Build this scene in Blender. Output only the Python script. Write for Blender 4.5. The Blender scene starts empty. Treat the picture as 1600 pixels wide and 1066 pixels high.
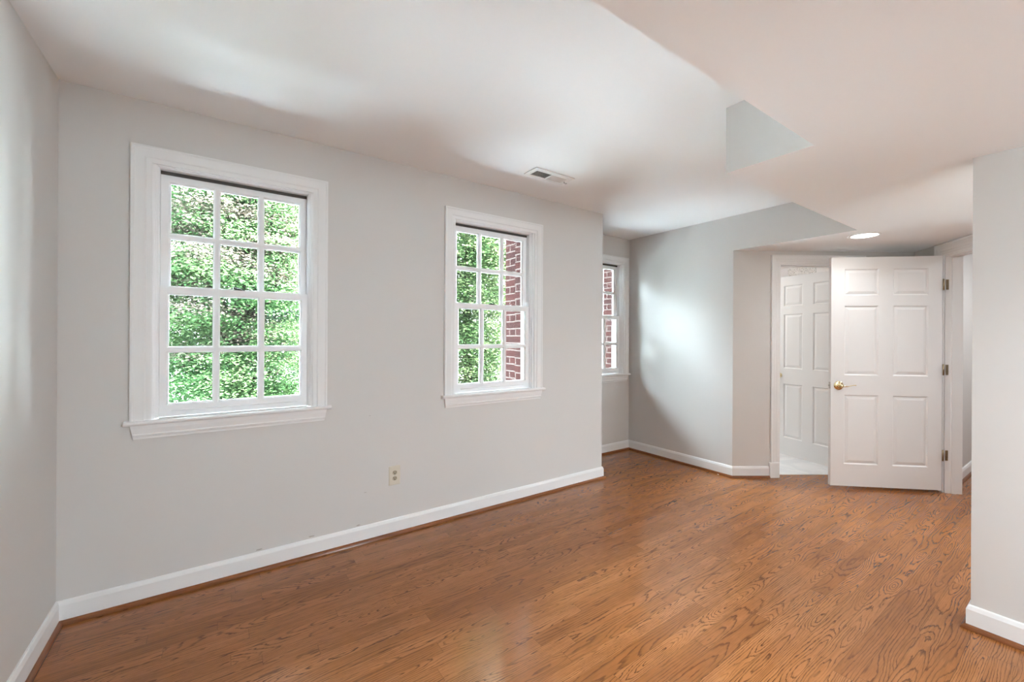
import bpy, bmesh, math, random
import numpy as np
from mathutils import Matrix, Vector

SC = bpy.context.scene
COL = SC.collection
random.seed(7)

# ------------------------------------------------------------------ camera
H_CAM = 1.36
YAW, ROLL = math.radians(34.872), math.radians(0.302)
cam_d = bpy.data.cameras.new('camera')
cam_d.sensor_width = 36.0
cam_d.lens = 653.87 * 36.0 / 1600.0
cam_d.shift_y = (526.554 - 533.0) / 1600.0
cam_d.clip_start = 0.02
cam_d.clip_end = 200
cam = bpy.data.objects.new('camera', cam_d)
COL.objects.link(cam)
_fw = Vector((math.sin(YAW), math.cos(YAW), 0))
_r = Vector((math.cos(YAW), -math.sin(YAW), 0))
_u = Vector((0, 0, 1))
_r2 = _r * math.cos(ROLL) + _u * math.sin(ROLL)
_u2 = -_r * math.sin(ROLL) + _u * math.cos(ROLL)
cam.matrix_world = Matrix(((_r2.x, _u2.x, -_fw.x, 0), (_r2.y, _u2.y, -_fw.y, 0),
                           (_r2.z, _u2.z, -_fw.z, H_CAM), (0, 0, 0, 1)))
SC.camera = cam

# ------------------------------------------------------------------ view, world, sun
SC.view_settings.view_transform = 'Standard'
SC.view_settings.look = 'None'
SC.view_settings.gamma = 1.0
SC.view_settings.use_curve_mapping = False
SC.view_settings.exposure = 1.14
SC.cycles.max_bounces = 12
SC.cycles.diffuse_bounces = 7
SC.cycles.transparent_max_bounces = 12
SC.cycles.caustics_reflective = False
SC.cycles.caustics_refractive = False

SKY_ZENITH, SKY_HORIZON, SKY_BELOW = 50.0, 29.0, 23.0   # overcast dome: brightest overhead, pale ground haze below
SUN_STRENGTH = 190.0
LAMP = 0.25

world = bpy.data.worlds.new('sky')
SC.world = world
world.use_nodes = True
wn = world.node_tree
wn.nodes.clear()
_o = wn.nodes.new('ShaderNodeOutputWorld')
_b = wn.nodes.new('ShaderNodeBackground')
_b.inputs['Color'].default_value = (0.745, 0.895, 1.0, 1)
_tc = wn.nodes.new('ShaderNodeTexCoord')
_sx = wn.nodes.new('ShaderNodeSeparateXYZ')
wn.links.new(_tc.outputs['Generated'], _sx.inputs[0])
_up = wn.nodes.new('ShaderNodeMapRange')
for _i, _v in enumerate((0.0, 1.0, SKY_HORIZON, SKY_ZENITH)):
    _up.inputs[_i + 1].default_value = _v
wn.links.new(_sx.outputs[2], _up.inputs[0])
_dn = wn.nodes.new('ShaderNodeMapRange')
for _i, _v in enumerate((-0.08, 0.0, SKY_BELOW - SKY_HORIZON, 0.0)):
    _dn.inputs[_i + 1].default_value = _v
wn.links.new(_sx.outputs[2], _dn.inputs[0])
_ad = wn.nodes.new('ShaderNodeMath')
wn.links.new(_up.outputs[0], _ad.inputs[0])
wn.links.new(_dn.outputs[0], _ad.inputs[1])
wn.links.new(_ad.outputs[0], _b.inputs['Strength'])
wn.links.new(_b.outputs[0], _o.inputs[0])

sun_d = bpy.data.lights.new('sun', 'SUN')
sun_d.energy = SUN_STRENGTH
sun_d.angle = math.radians(1.0)
sun_d.color = (1.0, 0.97, 0.93)
sun = bpy.data.objects.new('sun', sun_d)
COL.objects.link(sun)
sun.rotation_euler = Vector((-1.0, .06, -1.0)).to_track_quat('-Z', 'Y').to_euler()   # along the front of the house, from the right
sun.location = (14, 2, 14)


def area_light(name, loc, size, energy, color, rot=(0, 0, 0), shape='DISK', size_y=None, spread=180, portal=False):
    d = bpy.data.lights.new(name, 'AREA')
    d.shape = shape
    d.size = size
    if size_y:
        d.size_y = size_y
    d.energy = energy
    d.color = color
    d.spread = math.radians(spread)
    if portal:
        d.cycles.is_portal = True
    o = bpy.data.objects.new(name, d)
    COL.objects.link(o)
    o.location = loc
    o.rotation_euler = rot
    return o


# ------------------------------------------------------------------ plan measures (metres)
W = 2.822            # room face of the window wall
XL, XC, XR = -0.626, 3.031, 4.103
V = 3.382            # room face of the alcove's back wall
YD = 2.118
DZ = .026
HC, HS = 2.528 + DZ, 2.188 + DZ
YA, XS, YB = 0.757, 2.147, 1.149
XRW, YRW = 2.905, 0.378
YBACK = -3.4
P1 = Vector((XR, YD))
A1 = math.radians(-34)
D1 = Vector((math.cos(A1), math.sin(A1)))
N1 = Vector((D1.y, -D1.x))            # towards the room
A2 = math.radians(38)
D2 = Vector((math.cos(A2), math.sin(A2)))
N2 = Vector((-D2.y, D2.x))            # towards the room
PC = Vector((5.266, 0.853))           # hinge-side jamb corner of the hall doorway
TW = 0.12                             # thickness of the inner walls


def isect(p, d, q, e):
    det = d.x * (-e.y) + e.x * d.y
    w = q - p
    return p + d * ((w.x * (-e.y) + e.x * w.y) / det)


CORNER = isect(P1, D1, PC, D2)        # where the two slanted walls meet
OUT = 0.16


# ------------------------------------------------------------------ mesh helper
class MB:
    def __init__(self, M=None):
        self.v, self.f, self.mi, self.sm = [], [], [], []
        self.M = M or Matrix.Identity(4)

    def add(self, vs, fs, mi=0, smooth=False):
        b = len(self.v)
        self.v += [self.M @ Vector(p) for p in vs]
        self.f += [[b + i for i in f] for f in fs]
        self.mi += [mi] * len(fs)
        self.sm += [smooth] * len(fs)

    def box(self, lo, hi, mi=0):
        x0, y0, z0 = lo
        x1, y1, z1 = hi
        self.add([(x0, y0, z0), (x1, y0, z0), (x1, y1, z0), (x0, y1, z0), (x0, y0, z1), (x1, y0, z1), (x1, y1, z1), (x0, y1, z1)],
                 [(0, 3, 2, 1), (4, 5, 6, 7), (0, 1, 5, 4), (1, 2, 6, 5), (2, 3, 7, 6), (3, 0, 4, 7)], mi)

    def bbox(self, lo, hi, r, mi=0):
        """box with all edges chamfered by r"""
        (x0, y0, z0), (x1, y1, z1) = lo, hi
        bm = bmesh.new()
        bmesh.ops.create_cube(bm, size=1)
        for v in bm.verts:
            v.co = Vector((x0 + (v.co.x + .5) * (x1 - x0), y0 + (v.co.y + .5) * (y1 - y0), z0 + (v.co.z + .5) * (z1 - z0)))
        bmesh.ops.bevel(bm, geom=list(bm.edges), offset=r, segments=2, profile=.6, affect='EDGES')
        bm.verts.index_update()
        self.add([tuple(v.co) for v in bm.verts], [[v.index for v in f.verts] for f in bm.faces], mi)
        bm.free()

    def prism(self, poly, z0, z1, mi=0, mi_bottom=None):
        n = len(poly)
        vs = [(p[0], p[1], z0) for p in poly] + [(p[0], p[1], z1) for p in poly]
        self.add(vs, [tuple(range(n, 2 * n))] + [(i, (i + 1) % n, n + (i + 1) % n, n + i) for i in range(n)], mi)
        self.add([(p[0], p[1], z0) for p in poly], [tuple(range(n))], mi if mi_bottom is None else mi_bottom)

    def sweep(self, path, prof, mi=0, seg=None, closed=False):
        """profile (offset to the right of travel, height) swept along a path with mitred corners"""
        n = len(path)
        P = [Vector(p[:2]) for p in path]

        def dirn(i):
            return (P[(i + 1) % n] - P[i % n]).normalized()
        rings = []
        for i in range(n):
            if closed:
                d0, d1 = dirn((i - 1) % n), dirn(i)
            else:
                d0 = dirn(i - 1) if i > 0 else dirn(i)
                d1 = dirn(i) if i < n - 1 else dirn(i - 1)
            n0, n1 = Vector((d0.y, -d0.x)), Vector((d1.y, -d1.x))
            m = (n0 + n1) / (1 + n0.dot(n1))
            rings.append([(P[i].x + m.x * o, P[i].y + m.y * o, h) for o, h in prof])
        k = len(prof)
        for i in range(n if closed else n - 1):
            if seg is not None and i not in seg:
                continue
            a, b = rings[i], rings[(i + 1) % n]
            fs = [(j, (j + 1) % k, k + (j + 1) % k, k + j) for j in range(k)]
            fs += [tuple(range(k)), tuple(range(k, 2 * k))] if not closed else []
            self.add(a + b, fs, mi)

    def tube(self, path, radii, n=10, mi=0, caps=True, smooth=True, flat=1.0):
        P = [Vector(p) for p in path]
        if not hasattr(radii, '__len__'):
            radii = [radii] * len(P)
        vs, fs = [], []
        t0 = (P[1] - P[0]).normalized()
        ref = Vector((0, 0, 1)) if abs(t0.z) < .9 else Vector((1, 0, 0))
        for i, p in enumerate(P):
            t = (P[min(i + 1, len(P) - 1)] - P[max(i - 1, 0)]).normalized()
            s = t.cross(ref)
            s = s.normalized() if s.length > 1e-6 else Vector((1, 0, 0))
            w = s.cross(t).normalized()
            for j in range(n):
                a = 2 * math.pi * j / n
                vs.append(tuple(p + s * math.cos(a) * radii[i] + w * math.sin(a) * radii[i] * flat))
        for i in range(len(P) - 1):
            for j in range(n):
                fs.append((i * n + j, i * n + (j + 1) % n, (i + 1) * n + (j + 1) % n, (i + 1) * n + j))
        self.add(vs, fs, mi, smooth)
        if caps:
            self.add([vs[j] for j in range(n)], [tuple(range(n))], mi)
            self.add([vs[(len(P) - 1) * n + j] for j in range(n)], [tuple(range(n))], mi)

    def lathe(self, prof, n=24, mi=0, axis='z', c=(0, 0, 0), smooth=True):
        vs, fs = [], []
        for r, h in prof:
            for j in range(n):
                a = 2 * math.pi * j / n
                x, y = r * math.cos(a), r * math.sin(a)
                p = {'z': (x, y, h), 'y': (x, h, y), 'x': (h, x, y)}[axis]
                vs.append((p[0] + c[0], p[1] + c[1], p[2] + c[2]))
        for i in range(len(prof) - 1):
            for j in range(n):
                fs.append((i * n + j, i * n + (j + 1) % n, (i + 1) * n + (j + 1) % n, (i + 1) * n + j))
        self.add(vs, fs, mi, smooth)
        if prof[0][0] > 1e-5:
            self.add(vs[:n], [tuple(range(n))], mi)
        if prof[-1][0] > 1e-5:
            self.add(vs[-n:], [tuple(range(n))], mi)

    def panels(self, a0, a1, b0, b1, rects, front, back, mi=0, through=False):
        """a slab in (a, b, c): faces at front[0][1] / back[0][1]; each rect of the grid gets the rings
        [(inset, c), ...] on either side; 'through' opens it, else the last ring is filled"""
        xs = sorted({a0, a1} | {r[0] for r in rects} | {r[1] for r in rects})
        zs = sorted({b0, b1} | {r[2] for r in rects} | {r[3] for r in rects})

        def inside(x, z):
            return any(r[0] < x < r[1] and r[2] < z < r[3] for r in rects)
        for side in (front, back):
            c = side[0][1]
            for i in range(len(xs) - 1):
                for j in range(len(zs) - 1):
                    if not inside((xs[i] + xs[i + 1]) / 2, (zs[j] + zs[j + 1]) / 2):
                        self.add([(xs[i], zs[j], c), (xs[i + 1], zs[j], c), (xs[i + 1], zs[j + 1], c), (xs[i], zs[j + 1], c)], [(0, 1, 2, 3)], mi)
            for r in rects:
                rg = [[(r[0] + k, r[2] + k, h), (r[1] - k, r[2] + k, h), (r[1] - k, r[3] - k, h), (r[0] + k, r[3] - k, h)] for k, h in side]
                for q in range(len(rg) - 1):
                    self.add(rg[q] + rg[q + 1], [(j, (j + 1) % 4, 4 + (j + 1) % 4, 4 + j) for j in range(4)], mi)
                if not through:
                    self.add(rg[-1], [(0, 1, 2, 3)], mi)
        if through:
            for r in rects:
                (k0, h0), (k1, h1) = front[-1], back[-1]
                rg = [[(r[0] + k, r[2] + k, h), (r[1] - k, r[2] + k, h), (r[1] - k, r[3] - k, h), (r[0] + k, r[3] - k, h)] for k, h in ((k0, h0), (k1, h1))]
                self.add(rg[0] + rg[1], [(j, (j + 1) % 4, 4 + (j + 1) % 4, 4 + j) for j in range(4) if not (j == 0 and r[2] <= b0 + 1e-6)], mi)
        cf, cb = front[0][1], back[0][1]
        for i in range(len(xs) - 1):
            for z in (b0, b1):
                if through and any(r[0] < (xs[i] + xs[i + 1]) / 2 < r[1] and abs(r[2] - z) < 1e-6 for r in rects):
                    continue
                self.add([(xs[i], z, cf), (xs[i + 1], z, cf), (xs[i + 1], z, cb), (xs[i], z, cb)], [(0, 1, 2, 3)], mi)
        for j in range(len(zs) - 1):
            for x in (a0, a1):
                self.add([(x, zs[j], cf), (x, zs[j + 1], cf), (x, zs[j + 1], cb), (x, zs[j], cb)], [(0, 1, 2, 3)], mi)

    def build(self, name, mats, parent=None, weld=True):
        me = bpy.data.meshes.new(name)
        bm = bmesh.new()
        bv = [bm.verts.new(p) for p in self.v]
        for f, mi, sm in zip(self.f, self.mi, self.sm):
            try:
                bf = bm.faces.new([bv[i] for i in f])
            except ValueError:
                continue
            bf.material_index = mi
            bf.smooth = sm
        if weld:
            bmesh.ops.remove_doubles(bm, verts=bm.verts, dist=1e-5)
        bmesh.ops.recalc_face_normals(bm, faces=bm.faces)
        bm.to_mesh(me)
        bm.free()
        for m in (mats if isinstance(mats, (list, tuple)) else [mats]):
            me.materials.append(m)
        o = bpy.data.objects.new(name, me)
        COL.objects.link(o)
        if parent:
            o.parent = parent
        return o


def tag(o, label=None, cat=None, group=None, kind=None):
    if label:
        o['label'] = label
    if cat:
        o['category'] = cat
    if group:
        o['group'] = group
    if kind:
        o['kind'] = kind
    return o


def empty(name, loc=(0, 0, 0)):
    o = bpy.data.objects.new(name, None)
    o.empty_display_size = .1
    COL.objects.link(o)
    o.location = loc
    return o


def frame(P, d, n):
    """wall frame: a along d, b up, c out along n"""
    return Matrix(((d[0], 0, n[0], P[0]), (d[1], 0, n[1], P[1]), (0, 1, 0, 0), (0, 0, 0, 1)))


# ------------------------------------------------------------------ materials
def mat(name):
    m = bpy.data.materials.new(name)
    m.use_nodes = True
    nt = m.node_tree
    nt.nodes.clear()
    out = nt.nodes.new('ShaderNodeOutputMaterial')
    return m, nt, out


class NT:
    def __init__(self, nt):
        self.nt = nt

    def n(self, t, **kw):
        x = self.nt.nodes.new(t)
        for k, v in kw.items():
            setattr(x, k, v)
        return x

    def link(self, a, b):
        self.nt.links.new(a, b)

    def m(self, op, a, b=None, c=None, clamp=False):
        x = self.nt.nodes.new('ShaderNodeMath')
        x.operation = op
        x.use_clamp = clamp
        for i, v in enumerate((a, b, c)):
            if v is None:
                continue
            if isinstance(v, (int, float)):
                x.inputs[i].default_value = v
            else:
                self.link(v, x.inputs[i])
        return x.outputs[0]

    def xyz(self, x, y, z):
        c = self.nt.nodes.new('ShaderNodeCombineXYZ')
        for i, v in enumerate((x, y, z)):
            if isinstance(v, (int, float)):
                c.inputs[i].default_value = v
            else:
                self.link(v, c.inputs[i])
        return c.outputs[0]

    def noise(self, vec, scale, detail=2, rough=.5, dist=0):
        x = self.nt.nodes.new('ShaderNodeTexNoise')
        x.inputs['Scale'].default_value = scale
        x.inputs['Detail'].default_value = detail
        x.inputs['Roughness'].default_value = rough
        x.inputs['Distortion'].default_value = dist
        if vec is not None:
            self.link(vec, x.inputs['Vector'])
        return x.outputs[0]

    def mix(self, fac, a, b, blend='MIX'):
        x = self.nt.nodes.new('ShaderNodeMix')
        x.data_type = 'RGBA'
        x.blend_type = blend
        for s, v in ((x.inputs[0], fac), (x.inputs[6], a), (x.inputs[7], b)):
            if isinstance(v, (int, float)):
                s.default_value = v
            elif isinstance(v, tuple):
                s.default_value = (*v[:3], 1)
            else:
                self.link(v, s)
        return x.outputs[2]

    def smooth(self, v, lo, hi, a=0., b=1.):
        x = self.nt.nodes.new('ShaderNodeMapRange')
        x.interpolation_type = 'SMOOTHSTEP'
        self.link(v, x.inputs[0])
        for i, q in enumerate((lo, hi, a, b)):
            x.inputs[i + 1].default_value = q
        return x.outputs[0]


def paint(name, col, rough=.6, spec=.3, bump=.04, scale=180, vary=.015):
    m, nt, out = mat(name)
    N = NT(nt)
    p = N.n('ShaderNodeBsdfPrincipled')
    g = N.n('ShaderNodeNewGeometry')
    big = N.noise(g.outputs['Position'], 1.7, 3)
    c = N.mix(N.m('MULTIPLY', big, vary * 6), col, tuple(x * .93 for x in col))
    N.link(c, p.inputs['Base Color'])
    p.inputs['Roughness'].default_value = rough
    p.inputs['Specular IOR Level'].default_value = spec
    if bump:
        b = N.n('ShaderNodeBump')
        b.inputs['Strength'].default_value = bump
        b.inputs['Distance'].default_value = .001
        N.link(N.noise(g.outputs['Position'], scale, 3), b.inputs['Height'])
        N.link(b.outputs[0], p.inputs['Normal'])
    N.link(p.outputs[0], out.inputs[0])
    return m


def simple(name, col, rough=.5, metal=0., spec=.5):
    m, nt, out = mat(name)
    N = NT(nt)
    p = N.n('ShaderNodeBsdfPrincipled')
    g = N.n('ShaderNodeNewGeometry')
    c = N.mix(N.m('MULTIPLY', N.noise(g.outputs['Position'], 60, 2), .12), col, tuple(x * .85 for x in col))
    N.link(c, p.inputs['Base Color'])
    p.inputs['Roughness'].default_value = rough
    p.inputs['Metallic'].default_value = metal
    p.inputs['Specular IOR Level'].default_value = spec
    N.link(p.outputs[0], out.inputs[0])
    return m


def emit(name, col, s):
    m, nt, out = mat(name)
    N = NT(nt)
    e = N.n('ShaderNodeEmission')
    e.inputs[0].default_value = (*col, 1)
    e.inputs[1].default_value = s
    N.link(e.outputs[0], out.inputs[0])
    return m


M_WALL = paint('wall_paint', (.668, .652, .632))
M_CEIL = paint('ceiling_paint', (.90, .905, .91), .8, .2)
M_TRIM = paint('trim_paint', (.835, .835, .83), .48, .3, .015, 90, .006)
M_SASH = paint('sash_vinyl', (.90, .90, .905), .32, .45, .01, 90, .004)
M_DARK = simple('slot_shade_dark', (.06, .05, .042), .6)
M_BRASS = simple('polished_brass', (.90, .76, .48), .15, 1.0)
M_HINGE = simple('aged_brass_hinge', (.42, .34, .22), .38, 1.0)
M_NICKEL = simple('dull_nickel', (.55, .53, .50), .3, 1.0)
M_LOCK = simple('bronze_lock', (.05, .055, .05), .35, .7)
M_ALMOND = simple('almond_plastic', (.68, .63, .53), .4)
M_ALMOND2 = simple('tan_receptacle', (.42, .36, .26), .4)
M_SLOT = simple('outlet_slot', (.03, .025, .02), .6)
M_VENT = simple('vent_enamel', (.80, .80, .78), .4)
M_VENTIN = simple('vent_duct', (.035, .03, .025), .8)
M_LENS = emit('lamp_lens', (1.0, .95, .88), 9.0)
M_CHIP = simple('wall_scuff', (.47, .44, .41), .8)


def oak(name, base_lo, base_hi, dark, shoe=False):
    m, nt, out = mat(name)
    N = NT(nt)
    g = N.n('ShaderNodeNewGeometry')
    s = N.n('ShaderNodeSeparateXYZ')
    N.link(g.outputs['Position'], s.inputs[0])
    x, y = s.outputs[0], s.outputs[1]
    if shoe:
        x = N.m('ADD', s.outputs[0], s.outputs[1])
        y = N.m('ADD', s.outputs[2], .37)
    w = .071
    yy = N.m('DIVIDE', N.m('ADD', y, 10.0), w)
    row = N.m('FLOOR', yy)
    fy = N.m('FRACT', yy)
    wn1 = N.n('ShaderNodeTexWhiteNoise', noise_dimensions='1D')
    N.link(row, wn1.inputs['W'])
    s1 = N.n('ShaderNodeSeparateColor')
    N.link(wn1.outputs['Color'], s1.inputs[0])
    L = N.m('ADD', N.m('MULTIPLY', s1.outputs[0], .75), .55)
    xx = N.m('ADD', N.m('DIVIDE', N.m('ADD', x, 20.0), L), N.m('MULTIPLY', s1.outputs[1], 31.7))
    col = N.m('FLOOR', xx)
    fx = N.m('FRACT', xx)
    wn2 = N.n('ShaderNodeTexWhiteNoise', noise_dimensions='2D')
    N.link(N.xyz(row, col, 0.), wn2.inputs['Vector'])
    s2 = N.n('ShaderNodeSeparateColor')
    N.link(wn2.outputs['Color'], s2.inputs[0])
    ra, rb, rc, rv = s2.outputs[0], s2.outputs[1], s2.outputs[2], wn2.outputs['Value']
    # board-local grain space
    gx = N.m('ADD', x, N.m('MULTIPLY', ra, 60.0))
    gy = N.m('ADD', N.m('MULTIPLY', N.m('SUBTRACT', fy, .5), w), N.m('MULTIPLY', N.m('SUBTRACT', rb, .5), .075))
    wob = N.noise(N.xyz(gx, N.m('MULTIPLY', gy, 5.0), N.m('MULTIPLY', rc, 40.)), 1.7, 1, .4)
    dz = N.m('ADD', N.m('MULTIPLY', rc, .040), N.m('MULTIPLY', N.m('SUBTRACT', wob, .5), .16))
    r = N.m('SQRT', N.m('ADD', N.m('MULTIPLY', gy, gy), N.m('MULTIPLY', dz, dz)))
    jag = N.noise(N.xyz(N.m('MULTIPLY', gx, .45), N.m('MULTIPLY', gy, 4.0), ra), 26., 3, .55)
    r = N.m('ADD', r, N.m('MULTIPLY', N.m('SUBTRACT', jag, .5), .0095))
    ring = N.m('FRACT', N.m('MULTIPLY', r, N.m('ADD', 78., N.m('MULTIPLY', rv, 70.))))
    up = N.smooth(ring, .46, .80)
    dn = N.smooth(ring, .82, .92, 1., 0.)
    line = N.m('MULTIPLY', up, dn)
    line = N.m('POWER', line, 1.7)
    gate = N.smooth(N.noise(N.xyz(gx, N.m('MULTIPLY', gy, 4.), rb), 3.1, 2), .28, .56, .30, 1.)
    line = N.m('MULTIPLY', line, gate)
    pores = N.noise(N.xyz(N.m('MULTIPLY', gx, 14.), N.m('MULTIPLY', gy, 520.), rc), 1., 3, .65)
    pores = N.smooth(pores, .52, .72)
    fine = N.noise(N.xyz(N.m('MULTIPLY', gx, 3.), N.m('MULTIPLY', gy, 150.), ra), 1., 3, .6)
    cloud = N.noise(N.xyz(gx, N.m('MULTIPLY', gy, 3.), rv), 6., 3, .6)
    base = N.mix(N.m('ADD', N.m('MULTIPLY', rv, .7), N.m('MULTIPLY', N.smooth(cloud, .3, .7), .3)), base_lo, base_hi)
    base = N.mix(N.m('MULTIPLY', N.smooth(fine, .35, .75), .35), base, tuple(c * .68 for c in base_lo))
    c = N.mix(N.m('MULTIPLY', pores, .38), base, dark)
    c = N.mix(N.m('MULTIPLY', line, N.m('ADD', .64 if not shoe else .15, N.m('MULTIPLY', ra, .30))), c, dark)
    edge = N.m('MINIMUM', fy, N.m('SUBTRACT', 1., fy))
    seam = N.smooth(edge, .006, .022, 1., 0.)
    ex = N.m('MULTIPLY', N.m('MINIMUM', fx, N.m('SUBTRACT', 1., fx)), L)
    seam2 = N.smooth(ex, .0004, .0016, 1., 0.)
    seam = N.m('MAXIMUM', seam, seam2)
    if not shoe:
        c = N.mix(N.m('MULTIPLY', seam, .38), c, tuple(q * .7 for q in dark))
    p = N.n('ShaderNodeBsdfPrincipled')
    N.link(c, p.inputs['Base Color'])
    rough = N.m('ADD', .13, N.m('MULTIPLY', N.noise(g.outputs['Position'], 3.0, 3), .08))
    N.link(rough, p.inputs['Roughness'])
    p.inputs['Specular IOR Level'].default_value = .5
    b = N.n('ShaderNodeBump')
    b.inputs['Strength'].default_value = .10
    b.inputs['Distance'].default_value = .0006
    hgt = N.m('SUBTRACT', N.m('MULTIPLY', N.noise(g.outputs['Position'], 9., 2), .5), N.m('ADD', N.m('MULTIPLY', line, .5), N.m('MULTIPLY', seam, .8)))
    N.link(hgt, b.inputs['Height'])
    N.link(b.outputs[0], p.inputs['Normal'])
    N.link(p.outputs[0], out.inputs[0])
    return m


M_OAK = oak('oak_strip_floor', (.255, .086, .021), (.405, .157, .047), (.052, .015, .004))
M_SHOE = oak('oak_shoe_mould', (.20, .066, .021), (.25, .088, .029), (.07, .022, .008), True)


def marble():
    m, nt, out = mat('white_marble_tile')
    N = NT(nt)
    g = N.n('ShaderNodeNewGeometry')
    v = N.noise(g.outputs['Position'], 2.6, 6, .6, 1.2)
    c = N.mix(N.smooth(v, .44, .60), (.80, .82, .84), (.90, .91, .92))
    p = N.n('ShaderNodeBsdfPrincipled')
    N.link(c, p.inputs['Base Color'])
    p.inputs['Roughness'].default_value = .3
    N.link(p.outputs[0], out.inputs[0])
    return m


M_MARBLE = marble()


def wallpaper():
    m, nt, out = mat('scroll_wallpaper')
    N = NT(nt)
    tc = N.n('ShaderNodeTexCoord')
    v = N.noise(tc.outputs['Object'], 13., 3, .5, 3.2)
    ln = N.m('ABSOLUTE', N.m('SUBTRACT', v, .5))
    k = N.smooth(ln, .012, .05, 1., 0.)
    c = N.mix(N.m('MULTIPLY', k, .7), (.84, .83, .80), (.36, .35, .34))
    p = N.n('ShaderNodeBsdfPrincipled')
    N.link(c, p.inputs['Base Color'])
    p.inputs['Roughness'].default_value = .7
    N.link(p.outputs[0], out.inputs[0])
    return m


M_PAPER = wallpaper()


def glass():
    m, nt, out = mat('window_glass')
    N = NT(nt)
    t = N.n('ShaderNodeBsdfTransparent')
    t.inputs[0].default_value = (.95, .965, .96, 1)
    gl = N.n('ShaderNodeBsdfGlossy')
    gl.inputs['Roughness'].default_value = .01
    fr = N.n('ShaderNodeFresnel')
    fr.inputs['IOR'].default_value = 1.3
    mx = N.n('ShaderNodeMixShader')
    N.link(fr.outputs[0], mx.inputs[0])
    N.link(t.outputs[0], mx.inputs[1])
    N.link(gl.outputs[0], mx.inputs[2])
    N.link(mx.outputs[0], out.inputs[0])
    return m


M_GLASS = glass()


def brick():
    m, nt, out = mat('red_brick')
    N = NT(nt)
    tc = N.n('ShaderNodeTexCoord')
    g = N.n('ShaderNodeNewGeometry')
    s = N.n('ShaderNodeSeparateXYZ')
    N.link(tc.outputs['Object'], s.inputs[0])
    sn = N.n('ShaderNodeSeparateXYZ')
    N.link(g.outputs['Normal'], sn.inputs[0])
    # run the courses along whichever horizontal axis the face has
    fx = N.m('GREATER_THAN', N.m('ABSOLUTE', sn.outputs[0]), .5)
    u = N.m('ADD', N.m('MULTIPLY', s.outputs[0], N.m('SUBTRACT', 1., fx)), N.m('MULTIPLY', s.outputs[1], fx))
    b = N.n('ShaderNodeTexBrick')
    N.link(N.xyz(u, s.outputs[2], 0.), b.inputs['Vector'])
    b.inputs['Color1'].default_value = (.0150, .0042, .0036, 1)
    b.inputs['Color2'].default_value = (.0085, .0032, .0030, 1)
    b.inputs['Mortar'].default_value = (.050, .040, .035, 1)
    b.inputs['Scale'].default_value = 1.
    b.inputs['Mortar Size'].default_value = .006
    b.inputs['Mortar Smooth'].default_value = .15
    b.inputs['Brick Width'].default_value = .205
    b.inputs['Row Height'].default_value = .0685
    b.inputs['Bias'].default_value = -.15
    c = N.mix(N.m('MULTIPLY', N.noise(tc.outputs['Object'], 45., 4, .7), .55), b.outputs['Color'], (.018, .010, .009))
    p = N.n('ShaderNodeBsdfPrincipled')
    N.link(c, p.inputs['Base Color'])
    p.inputs['Roughness'].default_value = .85
    p.inputs['Specular IOR Level'].default_value = .02
    bp = N.n('ShaderNodeBump')
    bp.inputs['Strength'].default_value = .5
    bp.inputs['Distance'].default_value = .006
    bp.invert = True
    N.link(b.outputs['Fac'], bp.inputs['Height'])
    N.link(bp.outputs[0], p.inputs['Normal'])
    N.link(p.outputs[0], out.inputs[0])
    return m


M_BRICK = brick()


def leaf(name, c0, c1, c2, trans=.45):
    m, nt, out = mat(name)
    N = NT(nt)
    g = N.n('ShaderNodeNewGeometry')
    big = N.noise(g.outputs['Position'], 1.3, 3)
    rnd = g.outputs['Random Per Island']
    mid = N.noise(g.outputs['Position'], 4.5, 2)
    c = N.mix(N.m('ADD', N.m('MULTIPLY', rnd, .45), N.m('MULTIPLY', N.smooth(mid, .35, .65), .55)), c0, c1)
    c = N.mix(N.smooth(N.m('ADD', N.m('MULTIPLY', big, .8), N.m('MULTIPLY', rnd, .2)), .45, .68), c, c2)
    d = N.n('ShaderNodeBsdfPrincipled')
    N.link(c, d.inputs['Base Color'])
    d.inputs['Roughness'].default_value = .45
    d.inputs['Specular IOR Level'].default_value = .06
    t = N.n('ShaderNodeBsdfTranslucent')
    N.link(c, t.inputs[0])
    mx = N.n('ShaderNodeMixShader')
    mx.inputs[0].default_value = trans
    N.link(d.outputs[0], mx.inputs[1])
    N.link(t.outputs[0], mx.inputs[2])
    N.link(mx.outputs[0], out.inputs[0])
    return m


M_LEAF = leaf('maple_leaves', (.016, .032, .011), (.032, .053, .020), (.056, .070, .030), .58)
M_LEAF2 = leaf('deep_green_leaves', (.0095, .017, .0115), (.018, .028, .0175), (.028, .039, .026), .55)
M_PALE = leaf('pale_spring_leaves', (.021, .052, .018), (.040, .080, .029), (.068, .106, .044), .66)
M_CREAM = leaf('cream_leaf_sprays', (.072, .062, .046), (.082, .068, .052), (.086, .073, .056), .6)  # cream tone for some whole sprays, more of them higher up
M_BARK = simple('bark', (.012, .010, .008), .95, spec=.05)
M_YARD_BOUNCE = paint('pale_bounce_yard', (.33, .345, .345), .9, .1, .5, 30, .1)
M_SHIELD = simple('lightshield_slab', (.3, .29, .28), .9)

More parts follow.
